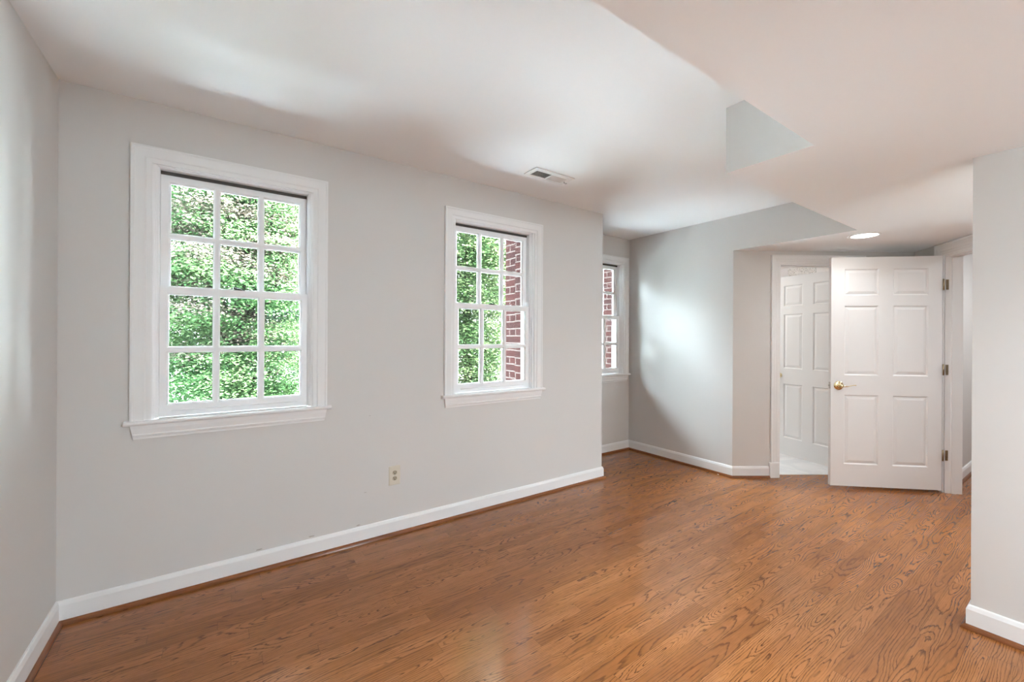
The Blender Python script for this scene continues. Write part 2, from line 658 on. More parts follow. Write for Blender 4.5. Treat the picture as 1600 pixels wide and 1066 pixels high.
# ------------------------------------------------------------------ setting: floor, ceilings, walls
# oak floor: bounded by the outer walls and by the far side of the bathroom doorway
wi0 = P1 - N1 * .078 - D1 * .1
wi1 = wi0 + D1 * 1.95
fl = MB()
fl.prism([(XL - .1, YBACK - .1), (7.1, YBACK - .1), (7.1, .95), (wi1.x, wi1.y), (wi0.x, wi0.y), (XR + .1, wi0.y + .06), (XR + .1, V + .1), (XC - .2, V + .1), (XC - .2, W + .1), (XL - .1, W + .1)], -.12, 0)
tag(fl.build('floor', M_OAK), 'glossy oak strip floor running through the room and alcove', 'floor', kind='structure')
fb = MB()
fb.prism([(wi0.x, wi0.y), (wi1.x, wi1.y), (7.1, 1.0), (7.1, 4.6), (XR + .25, 4.6), (XR + .2, wi0.y + .3)], -.12, .004)
tag(fb.build('floor_bathroom', M_MARBLE), 'pale white stone floor beyond the half open door', 'floor', kind='structure')

ce = MB()
ce.prism([(XL - .1, YBACK - .1), (XR + .16, YBACK - .1), (XR + .16, V + .16), (XL - .1, V + .16)], HC, HC + .2)
tag(ce.build('ceiling', M_CEIL), 'white upper ceiling above the windows and alcove', 'ceiling', kind='structure')
# dropped soffit: wall paint on its sides, ceiling paint underneath
e2 = PC - D2 * 2.9
so = MB()
so.prism([(XL + .001, YBACK + .001), (XL + .001, YA), (XS, YA), (XS, YB), (XR, YB), (XR, YD), (CORNER.x, CORNER.y), (e2.x, e2.y), (XRW + .06, e2.y - .2), (XRW + .06, YBACK + .001)],
         HS, HC - .001, 0, 1)
tag(so.build('ceiling_soffit', [M_WALL, M_CEIL]), 'lower stepped ceiling over the right side and hall corner', 'ceiling', kind='structure')


def wall_with_holes(name, label, M, a0, a1, b0, b1, holes, thick, m=M_WALL):
    mb = MB(M)
    mb.panels(a0, a1, b0, b1, holes, [(0, 0.)], [(0, -thick)], 0, True)
    return tag(mb.build(name, m), label, 'wall', kind='structure')


WZ0, WZ1 = .880 + DZ, 2.225 + DZ      # rough opening
FW = frame((0, W), (1, 0), (0, -1))
C1, C2, C3 = .089, 1.814, 3.612
wall_with_holes('wall_front', 'light grey wall holding the two large windows', FW, XL - .12, XC, 0, HC,
                [(C1 - .386, C1 + .386, WZ0, WZ1), (C2 - .386, C2 + .386, WZ0, WZ1)], OUT)
FV = frame((0, V), (1, 0), (0, -1))
wall_with_holes('wall_alcove_back', 'grey back wall of the alcove around the partly hidden window', FV, XC - .12, XR + .12, 0, HC,
                [(C3 - .386, C3 + .386, WZ0, WZ1)], OUT)
mb = MB(); mb.box((XC - .12, W + OUT, 0), (XC, V, HC))
mb.box((XC - .001, W, 0), (XC, V, HC))
tag(mb.build('wall_alcove_left', M_WALL), 'short return wall behind the outside corner right of the second window', 'wall', kind='structure')
mb = MB(); mb.prism([(XR, YD), (XR, V), (XR + .12, V), (XR + .12, YD + .035)], 0, HC)
tag(mb.build('wall_alcove_right', M_WALL), 'sunlit pale wall on the right side of the alcove', 'wall', kind='structure')
mb = MB(); mb.box((XL - .12, YBACK - .12, 0), (XL, W, HC))
tag(mb.build('wall_left', M_WALL), 'bright white wall along the left edge of the photo', 'wall', kind='structure')
mb = MB(); mb.box((XRW, YBACK, 0), (XRW + .12, YRW, HS))
tag(mb.build('wall_right', M_WALL), 'cool white wall end at the right edge of the photo', 'wall', kind='structure')

# slanted wall with the bathroom doorway
O1A, O1B, DH = .450, 1.218, 2.092
L1 = (CORNER - P1).length
F1 = frame(P1, D1, N1)
mb = MB(F1)
mb.panels(0, L1 + .05, 0, HC, [(O1A, O1B, 0, DH)], [(0, 0.)], [(0, -TW)], 0, True)
tag(mb.build('wall_diagonal', M_WALL), 'slanted wall with the white framed bathroom doorway', 'wall', kind='structure')
# slanted wall with the hall doorway (a runs from the hinge jamb towards the camera: -D2)
F2 = frame(PC, D2, N2)
L2 = (CORNER - PC).length
mb = MB(F2)
DH2 = 2.104
mb.panels(-2.9, L2, 0, HC, [(-.92, 0, 0, DH2)], [(0, 0.)], [(0, -TW)], 0, True)
tag(mb.build('wall_doorway', M_WALL), 'slanted wall with the hall doorway beside the open door', 'wall', kind='structure')

# hall beyond and bathroom beyond
HY = .83
mb = MB(); mb.prism([(5.40, HY), (7.1, HY), (7.1, HY + .1), (5.34, HY + .1)], 0, 2.45)
tag(mb.build('wall_hall', M_WALL), 'pale hall wall seen through the doorway on the far right', 'wall', kind='structure')
mb = MB(); mb.box((7.0, YBACK, 0), (7.1, HY, 2.45)); mb.box((XRW, YBACK - .12, 0), (7.1, YBACK, 2.45))
tag(mb.build('wall_hall_end', M_WALL), 'far end walls of the hall', 'wall', kind='structure')
mb = MB(); mb.box((XRW + .13, YBACK, 2.45), (7.1, HY + .1, 2.6))
tag(mb.build('ceiling_hall', M_CEIL), 'white ceiling of the hall beyond the doorway', 'ceiling', kind='structure')
mb = MB()
mb.box((XR + .121, 4.5, 0), (7.1, 4.6, 2.42)); mb.box((7.0, 1.0, 0), (7.1, 4.5, 2.42))
mb.box((XR + .121, YD + .1, 0), (XR + .22, 4.5, 2.42))
tag(mb.build('wall_bathroom', M_TRIM), 'white bathroom walls beyond the half open door', 'wall', kind='structure')
mb = MB(); q = P1 - N1 * TW
mb.prism([(q.x, q.y), (CORNER.x + .2, CORNER.y - .02), (7.1, 1.0), (7.1, 4.6), (XR + .12, 4.6), (XR + .12, q.y)], 2.42, 2.6)
tag(mb.build('ceiling_bathroom', M_CEIL), 'white bathroom ceiling beyond the half open door', 'ceiling', kind='structure')

mb = MB(); mb.prism([(XL - .2, YBACK - .2), (7.2, YBACK - .2), (7.2, 4.7), (XR + .1, 4.7), (XR + .1, V + .2), (XC - .2, V + .2), (XC - .2, W + .2), (XL - .2, W + .2)], 2.73, 2.9)  # unseen slab added over everything to stop sun leaking in
tag(mb.build('lightshield', M_SHIELD), 'roof slab added unseen over the rooms to stop light leaks', 'lightshield', kind='structure')

# back of the room (behind the camera): an added, unseen window lets fill daylight in
FB = frame((0, YBACK), (1, 0), (0, 1))
wall_with_holes('wall_back', 'grey wall behind the camera with an added window', FB, XL, XRW + .12, 0, HC,
                [(1.75, 2.35, .85, 2.1)], .12)
wr = empty('window_4', (2.05, YBACK, .85))
tag(wr, 'unseen fill daylight window added in the back wall behind the camera', 'window', kind='structure')
mb = MB(frame((-2.05, 0), (1, 0), (0, 1)) @ Matrix.Translation((0, -.85, 0)))
mb.panels(1.75, 2.35, .85, 2.1, [(1.80, 2.30, .90, 1.46), (1.80, 2.30, 1.49, 2.05)], [(0, -.03), (.008, -.04)], [(0, -.08), (.008, -.07)], 0, True)
mb.build('window_frame', M_SASH, wr)

# ------------------------------------------------------------------ windows
CAS_PROF = [(0, 0), (0, .011), (.007, .012), (.022, .012), (.028, .017), (.068, .0175), (.074, .021), (.082, .020), (.082, 0)]


def make_window(idx, c, P, label, seen_lock=True):
    M = frame(P, (1, 0), (0, -1)) @ Matrix.Translation((c, DZ, 0))
    root = empty('window_%d' % idx, tuple(M @ Vector((0, .9, 0))))
    tag(root, label, 'window', kind='structure')
    inv = Matrix.Translation(-root.location)
    M = inv @ M
    zs, zt = .900, 2.297
    ci, zi = .378, 2.297 - .082
    # casing: swept clockwise round the opening, offset outward to the left -> use reversed path
    mb = MB(M)
    mb.sweep([(ci, zs), (ci, zi), (-ci, zi), (-ci, zs)], CAS_PROF)
    mb.build('casing', M_TRIM, root)
    # stepped jamb liner
    mb = MB(M)
    jp = [(.004, .004), (.004, -.150), (-.025, -.150), (-.025, -.004 - .030), (-.019, -.030), (-.019, -.020), (-.012, -.018), (-.012, -.006), (-.004, -.004), (-.004, .004)]
    zj = 2.209 + .025
    mb.sweep([(.378, zs), (.378, zj), (-.378, zj), (-.378, zs)], jp)
    mb.build('jamb_frame', M_SASH, root)
    # dark strip painting the shade in the slot above the top sash
    mb = MB(M)
    mb.box((-.352, 2.192, -.118), (.352, 2.2085, -.070))
    mb.build('head_slot_shade', M_DARK, root)
    # stool and apron
    mb = MB(M)
    nose = [(-.10, zs - .006), (-.10, zs - .022), (.030, zs - .022), (.037, zs - .018), (.040, zs - .011), (.037, zs - .004), (.030, zs), (.0, zs)]
    lst = []
    for a in (-.482, .482):
        lst.append([(a, z, cc) for cc, z in nose if cc > -.01] if False else [(a, z, cc) for cc, z in nose])
    k = len(nose)
    # the part in front of the wall is wider than the part between the jambs
    front = [(0, zs - .022), (.030, zs - .022), (.037, zs - .018), (.040, zs - .011), (.037, zs - .004), (.030, zs), (0, zs)]
    for a0, a1, pr in ((-.482, .482, front), (-.353, .353, [(0.0, zs - .022), (0.0, zs), (-.05, zs), (-.15, zs - .012), (-.15, zs - .03)])):
        kk = len(pr)
        mb.add([(a0, z, cc) for cc, z in pr] + [(a1, z, cc) for cc, z in pr],
               [(j, (j + 1) % kk, kk + (j + 1) % kk, kk + j) for j in range(kk)] + [tuple(range(kk)), tuple(range(kk, 2 * kk))])
    mb.build('stool', M_TRIM, root)
    mb = MB(M)
    za, zb = zs - .022, .806
    ap = [(za, 0), (za, .020), (za - .02, .019), (za - .045, .0135), (za - .05, .016), (zb + .014, .013), (zb + .010, .010), (zb, .009), (zb, 0)]
    kk = len(ap)
    vs = []
    for sgn in (-1, 1):
        for z, t in ap:
            vs.append((sgn * (.447 + .011 * (z - zb) / (za - zb)), z, t))
    mb.add(vs, [(j, (j + 1) % kk, kk + (j + 1) % kk, kk + j) for j in range(kk)] + [tuple(range(kk)), tuple(range(kk, 2 * kk))])
    mb.build('apron', M_TRIM, root)

    # sashes
    def sash(name, half, z0, z1, gl, gz0, gz1, mz, cf, thick):
        mv = .108
        hw, hh = .0175, .0175
        xs = [(-gl, -mv - hw), (-mv + hw, mv - hw), (mv + hw, gl)]
        zz = [(gz0, mz - hh), (mz + hh, gz1)]
        e = .009
        rects = [(x0 - e, x1 + e, q0 - e, q1 + e) for x0, x1 in xs for q0, q1 in zz]
        mb = MB(M)
        mb.panels(-half, half, z0, z1, rects, [(0, cf), (.003, cf - .004), (e, cf - .012)], [(0, cf - thick), (e, cf - thick + .010)], 0, True)
        ob = mb.build(name, M_SASH, root)
        g = MB(M)
        g.box((-gl - .004, gz0 - .004, cf - thick * .5 - .003), (gl + .004, gz1 + .004, cf - thick * .5 + .001))
        g.build('glass', M_GLASS, ob)
        return ob
    up = sash('upper_sash', .352, 1.553, 2.192, .311, 1.600, 2.151, 1.869, -.078, .034)
    lo = sash('lower_sash', .3515, .903, 1.591, .314, .971, 1.549, 1.257, -.036, .036)
    # groove on the bottom rail (finger lift)
    mb = MB(M)
    mb.sweep([(-.30, 0), (.30, 0)], [(-.938, -.036), (-.938, -.0325), (-.934, -.0305), (-.928, -.036)])
    mb.build('finger_lift', M_SASH, lo)
    # sash lock on the meeting rail
    mb = MB(M)
    mb.bbox((-.028, 1.591, -.069), (.028, 1.595, -.042), .0015)
    mb.lathe([(.011, 1.595), (.011, 1.600), (.008, 1.603), (.0, 1.604)], 16, axis='y', c=(0, 0, -.056))
    mb.tube([(0, 1.601, -.056), (-.012, 1.602, -.052), (-.03, 1.6035, -.046)], [.0055, .0045, .0055], 8)
    mb.bbox((-.020, 1.592, -.098), (.026, 1.601, -.079), .002)
    mb.build('sash_lock', M_LOCK, lo)
    return root


make_window(1, C1, (0, W), 'larger looking double hung window nearest the left wall, twelve panes with trees behind')
make_window(2, C2, (0, W), 'double hung window left of the outside corner, red brick showing at its right')
make_window(3, C3, (0, V), 'partly hidden double hung window inside the alcove')

# ------------------------------------------------------------------ baseboards, shoe moulds
BASE = [(0, .0), (0, .110), (.005, .110), (.0085, .106), (.0125, .094), (.0140, .090), (.0140, .0)]
SHOE = [(.0140, .0), (.0140, .021), (.0205, .0195), (.0265, .015), (.0300, .008), (.031, .0)]
p_main = [(XL, YBACK), (XL, W), (XC, W), (XC, V), (XR, V), (XR, YD), tuple(P1 + D1 * (O1A - .092))]
sides = [('left', 'along the left wall'), ('front', 'under the two large windows'), ('return', 'on the short return into the alcove'),
         ('alcove_back', 'under the alcove window'), ('alcove_right', 'along the bright alcove wall'), ('diagonal', 'left of the bathroom doorway')]
for i, (s, t) in enumerate(sides):
    mb = MB(); mb.sweep(p_main, BASE, seg=[i])
    tag(mb.build('baseboard_' + s, M_TRIM), 'white baseboard ' + t, 'baseboard', kind='structure')
    mb = MB(); mb.sweep(p_main, SHOE, seg=[i])
    tag(mb.build('trim_shoe_' + s, M_SHOE), 'stained oak shoe moulding at floor ' + t, 'trim', kind='structure')
p_right = [(XRW + .12, YRW), (XRW, YRW), (XRW, YBACK)]
for nm, pr, m, lab in (('baseboard_right', BASE, M_TRIM, 'white baseboard round the wall end at far right'), ('trim_shoe_right', SHOE, M_SHOE, 'stained oak shoe moulding at foot of the right wall end')):
    mb = MB(); mb.sweep(p_right, pr)
    tag(mb.build(nm, m), lab, 'baseboard' if 'base' in nm else 'trim', kind='structure')
p_hall = [(5.44, HY), (6.99, HY)]
for nm, pr, m, lab in (('baseboard_hall', BASE, M_TRIM, 'white baseboard of the hall seen through the right doorway'), ('trim_shoe_hall', SHOE, M_SHOE, 'oak shoe moulding along the hall wall')):
    mb = MB(); mb.sweep(p_hall, pr)
    tag(mb.build(nm, m), lab, 'baseboard' if 'base' in nm else 'trim', kind='structure')

# three scuffs in the paint just above the baseboard and two faint ones higher up
for (sx, sz, w_, h_) in ((.190, .094, .046, .012), (.468, .097, .040, .011), (.748, .094, .034, .010), (.818, .805, .016, .004), (.790, .300, .022, .005)):
    mb = MB(frame((sx, W), (1, 0), (0, -1)))
    pts = []
    for j in range(12):
        a = 2 * math.pi * j / 12
        k = random.uniform(.6, 1.0)
        pts.append((w_ / 2 * math.cos(a) * k, sz + h_ / 2 * math.sin(a) * k))
    mb.add([(x, z + DZ, .0) for x, z in pts] + [(x, z + DZ, .0006) for x, z in pts],
           [tuple(range(12)), tuple(range(12, 24))] + [(j, (j + 1) % 12, 12 + (j + 1) % 12, 12 + j) for j in range(12)])
    mb.build('paint_scuff', M_CHIP, bpy.data.objects['wall_front'])

# ------------------------------------------------------------------ doorways
DCAS = [(0, 0), (0, .009), (.006, .011), (.014, .010), (.022, .013), (.030, .012), (.040, .016), (.064, .018), (.070, .021), (.078, .020), (.078, 0)]


def doorway(name, label, F, a0, a1, top, cas_w, plinth):
    """casing, jamb and stop round an opening a0..a1 in the wall frame F"""
    root = empty(name, tuple(F @ Vector(((a0 + a1) / 2, 0, 0))))
    tag(root, label, 'door frame', kind='structure')
    M = Matrix.Translation(-root.location) @ F
    k = cas_w / .078
    prof = [(o * k, t) for o, t in DCAS]
    mb = MB(M)
    # travel so that the profile's offset leads away from the opening
    z0 = .15 if plinth else 0.
    mb.sweep([(a1, z0), (a1, top), (a0, top), (a0, z0)], prof)
    mb.build('casing', M_TRIM, root)
    if plinth:
        for s, a in ((-1, a0), (1, a1)):
            lo, hi = sorted((a, a + s * (cas_w + .012)))
            mb = MB(M); mb.bbox((lo, 0.001, 0), (hi, .135, .024), .002)
            mb.bbox((lo - .002, .135, 0), (hi + .002, .150, .026), .003)
            mb.build('plinth_block', M_TRIM, root)
    mb = MB(M)
    jp = [(.002, .002), (.002, -TW - .002), (-.016, -TW - .002), (-.016, -.078), (-.026, -.076), (-.026, -.042), (-.016, -.040), (-.016, .002)]
    mb.sweep([(a1, .001), (a1, top), (a0, top), (a0, .001)], jp)
    mb.build('jamb', M_TRIM, root)
    return root


doorway('trim_1', 'white fluted door casing with plinth block on the slanted wall', F1, O1A, O1B, DH, .080, True)
doorway('trim_2', 'white doorway casing and jamb behind the open panel door', F2, -.92, 0, DH2, .104, False)


def make_door(name, label, hinge, ang, w, z0, flip, thick=.035, scale=1.):
    """six panel leaf; local a runs from the hinge edge, c = 0 is the face towards the camera"""
    d = Vector((math.cos(ang), math.sin(ang)))
    n = Vector((d.y, -d.x)) if not flip else Vector((-d.y, d.x))
    root = empty(name, (hinge[0], hinge[1], z0))
    tag(root, label, 'door', kind='structure')
    M = Matrix(((d.x, 0, n.x, 0), (d.y, 0, n.y, 0), (0, 1, 0, 0), (0, 0, 0, 1))) @ Matrix.Scale(scale, 4)
    st, mid = .108, .115
    pw = (w - 2 * st - mid) / 2
    cols = [(st, st + pw), (st + pw + mid, w - st)]
    rows = [(.195, .810), (.985, 1.602), (1.694, 1.928)]
    rects = [(a, b, c, e) for a, b in cols for c, e in rows]
    ring = lambda s, c: [(0, c), (.009, c - s * .009), (.013, c - s * .009), (.036, c - s * .002), (.0365, c - s * .002)]
    mb = MB(M)
    mb.panels(0, w, 0, 2.032, rects, ring(1, 0), ring(-1, -thick))
    mb.build('leaf', M_TRIM, root)
    return root, M


# door 1: stands open in the bathroom
h1p = P1 + D1 * O1B - N1 * (TW + .004)
d1, M1 = make_door('door_1', 'white six panel door standing half open inside the bathroom', (h1p.x, h1p.y), math.radians(75), .762, .022, True, scale=1.008)
mb = MB(M1)
mb.lathe([(.028, 0), (.028, .003), (.020, .006), (.010, .010), (.009, .030), (.019, .036), (.026, .046), (.026, .054), (.018, .064), (0, .067)], 24, c=(.762 - .062, .900, 0))
mb.build('knob', M_BRASS, d1)
for z in (.25, 1.0, 1.78):
    mb = MB(M1); mb.tube([(-.004, z, -.036), (-.004, z + .085, -.036)], .006, 10); mb.box((0, z, -.034), (-.001, z + .085, -.008))
    mb.build('hinge', M_HINGE, d1)

# door 2: swung wide open in front of the slanted wall
ang2 = math.radians(137.71)
W2 = .883
hp = (5.228, .859)
d2, M2 = make_door('door_2', 'white six panel door swung open with brass lever handle', hp, ang2, W2, .0245, True, scale=1.0195)
# lever handle, both faces
for s, c0, nm in ((1, 0, 'lever_handle'), (-1, -.035, 'lever_handle')):
    h = (W2 - .062, .892)
    mb = MB(M2)
    mb.lathe([(.040, c0), (.040, c0 + s * .003), (.037, c0 + s * .007), (.027, c0 + s * .010), (.016, c0 + s * .013), (.012, c0 + s * .020), (.011, c0 + s * .040), (.015, c0 + s * .043), (.015, c0 + s * .053), (.009, c0 + s * .058), (0, c0 + s * .059)], 28, c=(h[0], h[1], 0))
    rose = mb.build(nm, M_BRASS, d2)
    mb = MB(M2)
    pts = [(h[0] - t, h[1] + .009 * math.sin(t / .110 * 5.4 + 3.0) * (t / .110) ** .6, c0 + s * (.048 - .004 * math.sin(t / .110 * 3))) for t in np.linspace(0, .110, 18)]
    rad = [.0085 - .0052 * min(1, i / 9) for i in range(16)] + [.0038, .0042]
    mb.tube(pts, rad, 10)
    mb.lathe([(0, -.005), (.004, -.004), (.005, 0), (.004, .004), (0, .005)], 12, c=(pts[-1][0], pts[-1][1], pts[-1][2]))
    mb.build('lever', M_BRASS, rose)
# latch on the free edge
mb = MB(M2); mb.box((W2, .862, -.030), (W2 + .0015, .922, -.005))
mb.bbox((W2 + .001, .884, -.024), (W2 + .011, .900, -.011), .002)
mb.build('latch', M_NICKEL, d2)
for z in (.258, 1.000, 1.738):
    mb = MB(M2)
    mb.tube([(-.006, z, .004), (-.006, z + .090, .004)], .0062, 12)
    for q in (z - .004, z + .0900):
        mb.lathe([(0, q), (.006, q + .001), (.006, q + .003), (0, q + .004)], 10, axis='y', c=(-.006, 0, .004))
    # leaf screwed to the jamb
    mb.build('hinge', M_HINGE, d2)
Mj = Matrix.Translation((-d2.location.x, -d2.location.y, -d2.location.z)) @ F2
for z in (.288, 1.044, 1.797):
    mb = MB(Mj)
    mb.box((-.0175, z, -.021), (-.016, z + .090, -.001))
    for q in (.018, .045, .072):
        for c in (-.007, -.015):
            mb.lathe([(.0032, -.0175), (.0022, -.0185), (0, -.0187)], 8, axis='x', c=(0, z + q, c))
    mb.build('hinge_plate', M_HINGE, d2)

# ------------------------------------------------------------------ wall outlet
ow = empty('wall_outlet', (.987, W, .378 + DZ))
tag(ow, 'almond duplex wall outlet low on the wall between the windows', 'outlet')
Mo = frame((0, 0), (1, 0), (0, -1))
mb = MB(Mo)
pw_, ph_ = .040, .0655
ring = lambda k, c: [(-pw_ + k, -ph_ + k, c), (pw_ - k, -ph_ + k, c), (pw_ - k, ph_ - k, c), (-pw_ + k, ph_ - k, c)]
rg = [ring(0, 0), ring(0, .002), ring(.003, .005), ring(.006, .006)]
for a, b in zip(rg, rg[1:]):
    mb.add(a + b, [(j, (j + 1) % 4, 4 + (j + 1) % 4, 4 + j) for j in range(4)])
mb.add(rg[-1], [(0, 1, 2, 3)])
mb.build('cover_plate', M_ALMOND, ow)
for zc in (.0195, -.0195):
    mb = MB(Mo)
    pts = []
    for j in range(28):
        a = 2 * math.pi * j / 28
        pts.append((max(-.0155, min(.0155, .0172 * math.cos(a))), zc + .0145 * math.sin(a)))
    mb.add([(x, z, .0055) for x, z in pts] + [(x, z, .0078) for x, z in pts], [tuple(range(28)), tuple(range(28, 56))] + [(j, (j + 1) % 28, 28 + (j + 1) % 28, 28 + j) for j in range(28)])
    rc = mb.build('receptacle', M_ALMOND2, ow)
    mb = MB(Mo)
    mb.box((-.0078, zc - .001, .0076), (-.0050, zc + .0085, .0081)); mb.box((.0050, zc - .001, .0076), (.0078, zc + .007, .0081))
    mb.lathe([(.0036, .0076), (.0036, .0081), (0, .0081)], 12, c=(0, zc - .0068, 0))
    mb.build('slots', M_SLOT, rc)
mb = MB(Mo); mb.lathe([(.0032, .0058), (.0030, .0068), (0, .0071)], 12)
mb.build('screw', M_NICKEL, ow)

# ------------------------------------------------------------------ ceiling vent
vx0, vx1, vy0, vy1 = 1.812, 2.178, 2.312, 2.462
cv = empty('ceiling_vent', ((vx0 + vx1) / 2, (vy0 + vy1) / 2, HC))
tag(cv, 'white ceiling air vent with louvres above the second window', 'vent')
Mv = Matrix.Translation((-(vx0 + vx1) / 2, -(vy0 + vy1) / 2, 0))
mb = MB(Mv)
# flange with two openings, a lowered inner lip
mb.M = Mv @ Matrix(((1, 0, 0, 0), (0, 1, 0, 0), (0, 0, 1, 0), (0, 0, 0, 1)))
rects = [(1.850, 1.992, 2.352, 2.440), (2.000, 2.142, 2.352, 2.440)]
mb.panels(vx0, vx1, vy0, vy1, rects, [(0, -.007), (.002, -.005)], [(0, -.0005), (.002, -.0008)], 0, True)
mb.build('flange', M_VENT, cv)
mb = MB(Mv); mb.box((1.845, 2.347, -.0006), (2.147, 2.445, -.0001))
mb.build('duct_opening', M_VENTIN, cv)
for (x0, x1, sgn, nm) in ((1.851, 1.991, 1, 'louvre'), (2.001, 2.141, -1, 'louvre')):
    for i in range(9):
        yc = 2.357 + i * .0098
        mb = MB(Mv)
        # thin tilted blade running along x
        dy, dz = .0042 * sgn, .0028
        mb.add([(x0, yc - dy, -.0062), (x1, yc - dy, -.0062), (x1, yc + dy, -.0010), (x0, yc + dy, -.0010),
                (x0, yc - dy + .0006, -.0068), (x1, yc - dy + .0006, -.0068), (x1, yc + dy + .0006, -.0016), (x0, yc + dy + .0006, -.0016)],
               [(0, 1, 2, 3), (4, 5, 6, 7), (0, 1, 5, 4), (1, 2, 6, 5), (2, 3, 7, 6), (3, 0, 4, 7)])
        mb.build(nm, M_VENT, cv)
mb = MB(Mv); mb.tube([(2.150, 2.400, -.006), (2.150, 2.400, -.016), (2.158, 2.392, -.022), (2.166, 2.388, -.020)], [.003, .003, .003, .0035], 8)
mb.build('damper_lever', M_NICKEL, cv)
for x, y in ((1.828, 2.396), (2.165, 2.420)):
    mb = MB(Mv); mb.lathe([(.004, -.007), (.0032, -.0082), (0, -.0085)], 10, c=(x, y, 0))
    mb.build('screw', M_NICKEL, cv)


# ------------------------------------------------------------------ recessed lights
def downlight(loc, label, watts, r=.112, color=(.93, .97, 1.), spread=180):
    root = empty('recessed_light', loc)
    tag(root, label, 'ceiling light', 'recessed ceiling lights')
    mb = MB()
    mb.lathe([(r, 0), (r, -.004), (r - .012, -.009), (r - .024, -.006), (r - .026, -.001)], 40)
    mb.build('trim_ring', M_TRIM, root)
    mb = MB()
    mb.lathe([(r - .026, -.001), (r - .026, -.004), (r * .5, -.008), (0, -.009)], 40)
    mb.build('lens', M_LENS, root)
    l = area_light('lamp', (0, 0, -.014), (r - .03) * 2, watts, color, spread=spread)
    l.parent = root
    return root


downlight((4.355, 1.172, HS), 'lit recessed ceiling light in the soffit above the open door', 3.2 * LAMP, .112, spread=130)
downlight((.45, -.75, HS), 'added unseen soffit light above and behind the camera, left one', 8 * LAMP)  # unseen lamp added to fill the window wall from behind
downlight((1.55, -.12, HS), 'added unseen soffit light beyond the right edge of the photo', 22 * LAMP, spread=140)  # lamp out of view, added to brighten door, slanted wall and alcove
downlight((3.35, -.25, HS), 'added unseen soffit light hidden behind the right wall end', 42 * LAMP)  # added out of sight to lift the open door
downlight((1.3, -2.2, HS), 'added unseen soffit light near the back wall', 8 * LAMP)  # extra fill lamp at the rear, added for room brightness
downlight((6.0, -.35, 2.45), 'added unseen light in the hall ceiling beyond the doorway', 60 * LAMP)  # unseen lamp put in to light the hall
downlight((4.9, 3.2, 2.42), 'added unseen light in the bathroom ceiling', 34 * LAMP, color=(1., .98, .94))  # unseen lamp put in to light the bathroom

# wallpaper border high on the bathroom's far wall
mb = MB(); mb.box((6.985, 2.43, 2.12), (7.0, 2.79, 2.40))
tag(mb.build('trim_wallpaper_border', M_PAPER), 'scroll patterned panel high on the bathroom wall above the half open door', 'wallpaper border', kind='structure')

# portals so the daylight finds the openings
for c, y in ((C1, W + OUT + .01), (C2, W + OUT + .01), (C3, V + OUT + .01)):
    area_light('window_portal', (c, y, 1.55), .76, 1, (1, 1, 1), (math.radians(-90), 0, 0), 'RECTANGLE', 1.34, portal=True)
area_light('window_portal', (2.05, YBACK - .14, 1.475), .6, 1, (1, 1, 1), (math.radians(90), 0, 0), 'RECTANGLE', 1.25, portal=True)

# ------------------------------------------------------------------ outside: brick piers, bounce ground, trees
GZ = -3.2
mb = MB(); mb.box((2.255, W + OUT + .01, GZ), (2.62, 3.19, 3.2)); 
tag(mb.build('trim_brick_reveal', M_BRICK), 'narrow red brick reveal seen at the right of the second window', 'brick pier', kind='structure')
mb = MB(); mb.box((2.33, 3.192, GZ), (2.62, 3.46, 3.2))
o = tag(mb.build('trim_brick_pier', M_BRICK), 'red brick pier projecting outside the second window', 'brick pier', kind='structure')
mb = MB(); mb.box((4.045, V + OUT + .01, GZ), (4.5, 3.75, 3.2))
tag(mb.build('trim_brick_pier_alcove', M_BRICK), 'red brick pier outside the alcove window', 'brick pier', kind='structure')
M_BOUNCE = paint('bounce_pale', (.575, .645, .70), .8, .2, .2, 20, .05)
mb = MB(); mb.box((-14, W + .4, GZ - .2), (14, 9.5, GZ + .02))  # unseen pale slab added to bounce daylight up onto the ceiling
tag(mb.build('ground_bounce', M_BOUNCE), 'added unseen daylight-bouncing patio below the windows', 'reflector', kind='structure')
mb = MB(); mb.box((-40, 9.5, GZ - .2), (50, 60, GZ))  # ground out of view, made pale to bounce light into the rooms
tag(mb.build('ground', M_YARD_BOUNCE), 'unseen yard under the trees, made pale to bounce daylight', 'yard', kind='structure')


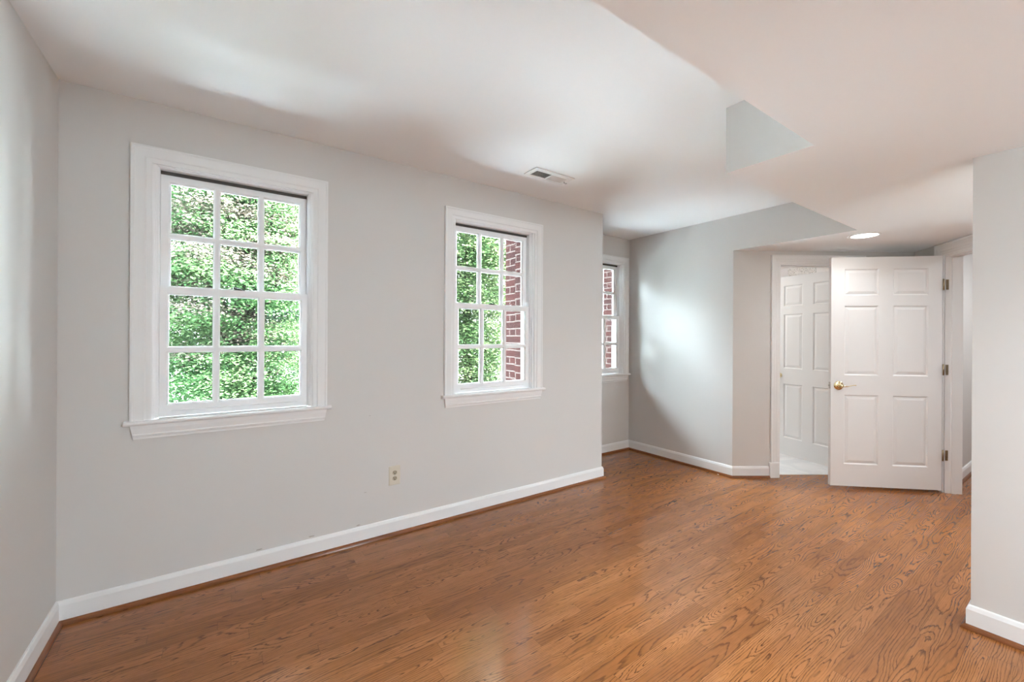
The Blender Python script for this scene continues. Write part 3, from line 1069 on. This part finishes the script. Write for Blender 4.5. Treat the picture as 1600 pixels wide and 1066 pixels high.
def leaf_mesh(name, pts, size, mats, midx, seed, flat=.27):
    """many small folded leaves (six-sided blades with a crease) as one mesh"""
    rng = np.random.default_rng(seed)
    n = len(pts)
    az = rng.uniform(0, 2 * np.pi, n)
    tilt = rng.normal(-.22, flat, n)
    roll = rng.normal(0, flat, n)
    s = size * rng.uniform(.6, 1.35, n)
    d = np.stack([np.cos(az) * np.cos(tilt), np.sin(az) * np.cos(tilt), np.sin(tilt)], 1)
    side = np.stack([-np.sin(az), np.cos(az), np.zeros(n)], 1)
    up = np.cross(d, side)
    side, up = side * np.cos(roll)[:, None] + up * np.sin(roll)[:, None], None
    up = np.cross(d, side)
    prof = [(0, 0, 0), (.3, .30, .06), (.68, .24, .05), (1, 0, -.05), (.68, -.24, .05), (.3, -.30, .06)]
    vs = np.zeros((n, 6, 3), np.float32)
    for k, (a, b, c) in enumerate(prof):
        vs[:, k] = pts + s[:, None] * (d * a + side * b + up * c)
    me = bpy.data.meshes.new(name)
    me.vertices.add(n * 6)
    me.vertices.foreach_set('co', vs.reshape(-1))
    me.loops.add(n * 8)
    base = np.arange(n)[:, None] * 6
    me.loops.foreach_set('vertex_index', (base + np.array([0, 1, 2, 3, 0, 3, 4, 5])).reshape(-1).astype(np.int32))
    me.polygons.add(n * 2)
    me.polygons.foreach_set('loop_start', (np.arange(n * 2) * 4).astype(np.int32))
    me.polygons.foreach_set('loop_total', np.full(n * 2, 4, np.int32))
    me.polygons.foreach_set('material_index', np.repeat(midx, 2).astype(np.int32))
    me.update(calc_edges=True)
    for m in mats:
        me.materials.append(m)
    return me


def tree(label, x, y, zc, rx, ry, rz, n_spray, per, size, lm, seed, cream=0., sp=.42, group='trees outside the windows'):
    rng = np.random.default_rng(seed)
    root = empty('leafy_tree', (x, y, GZ))
    tag(root, label, 'tree', group)
    # trunk and limbs
    mb = MB()
    cz = zc - GZ
    mb.tube([(0, 0, 0), (.05, .03, cz * .35), (-.04, .05, cz * .7), (.03, 0, cz + rz * .75)], [.16, .12, .09, .025], 10)
    mb.build('trunk', M_BARK, root)
    ctr = []
    while len(ctr) < n_spray:
        p = rng.uniform(-1, 1, 3)
        q = np.linalg.norm(p)
        if .35 < q < 1:
            ctr.append(p * np.array([rx, ry, rz]))
    ctr = np.array(ctr)
    for i in range(0, min(n_spray, 26)):
        e = ctr[i * (n_spray // 26 or 1)]
        z0 = max(cz * .3, cz + e[2] - .9 - abs(e[0]) * .25)
        st = Vector((0, 0, z0))
        en = Vector((e[0], e[1], cz + e[2]))
        mid = st.lerp(en, .5) + Vector((rng.uniform(-.15, .15), rng.uniform(-.15, .15), -.12))
        mb = MB(); mb.tube([st, mid, en], [.038, .022, .007], 6)
        mb.build('branch', M_BARK, root)
    # sprays: flat layered fans of leaves
    off = rng.normal(0, 1, (n_spray, per, 3)) * np.array([sp, sp, sp * .22])
    off[:, :, 2] -= .25 * (off[:, :, 0] ** 2 + off[:, :, 1] ** 2)
    pts = (ctr[:, None, :] + off).reshape(-1, 3) + np.array([0, 0, cz])
    is_c = np.repeat(rng.uniform(0, 1, n_spray) < cream * np.clip(1.1 + 1.1 * (ctr[:, 2] + .1), .15, 2.0), per)
    me = leaf_mesh('foliage', pts.astype(np.float32), size, [lm, M_CREAM], is_c.astype(int), seed + 1)
    f = bpy.data.objects.new('foliage', me)
    COL.objects.link(f)
    f.parent = root
    f['kind'] = 'stuff'
    return root


tree('bright green tree with cream sprays filling the first window', .20, 6.0, 1.7, 1.0, .9, 2.5, 430, 400, .034, M_PALE, 11, .19, .21)
tree('leafy green tree filling the second window', 5.25, 9.5, 3.6, 1.25, 1.0, 4.9, 500, 230, .072, M_LEAF, 23, .03, .36)
tree('unseen green tree added left of the first window view to shade the alcove', -2.5, 9.1, 2.5, 1.2, 1.2, 3.4, 320, 170, .075, M_LEAF2, 71, .02, .45)  # out of view, added to cut a hot patch on the alcove wall
tree('darker green tree farther back beyond the first window', .25, 10.5, 2.2, 1.5, 1.0, 3.6, 330, 200, .085, M_LEAF2, 37, .06, .4)
tree('green tree farther back beyond the second window', 8.3, 14.0, 2.4, 1.35, 1.2, 4.0, 280, 200, .085, M_LEAF, 53, .04, .36)
tree('green tree just visible beyond the alcove window', 11.0, 10.0, 1.8, 1.1, 1.2, 3.0, 220, 160, .085, M_LEAF, 61, .02, .45)
tree('thin open tree standing between the first and second window views', 3.1, 14.6, 1.9, 1.2, 1.2, 3.0, 130, 160, .085, M_LEAF, 83, .03, .42)
tree('thin open tree far left of the first window view', -5.4, 12.5, 2.2, 1.5, 1.2, 3.2, 150, 160, .085, M_LEAF2, 97, .03, .42)
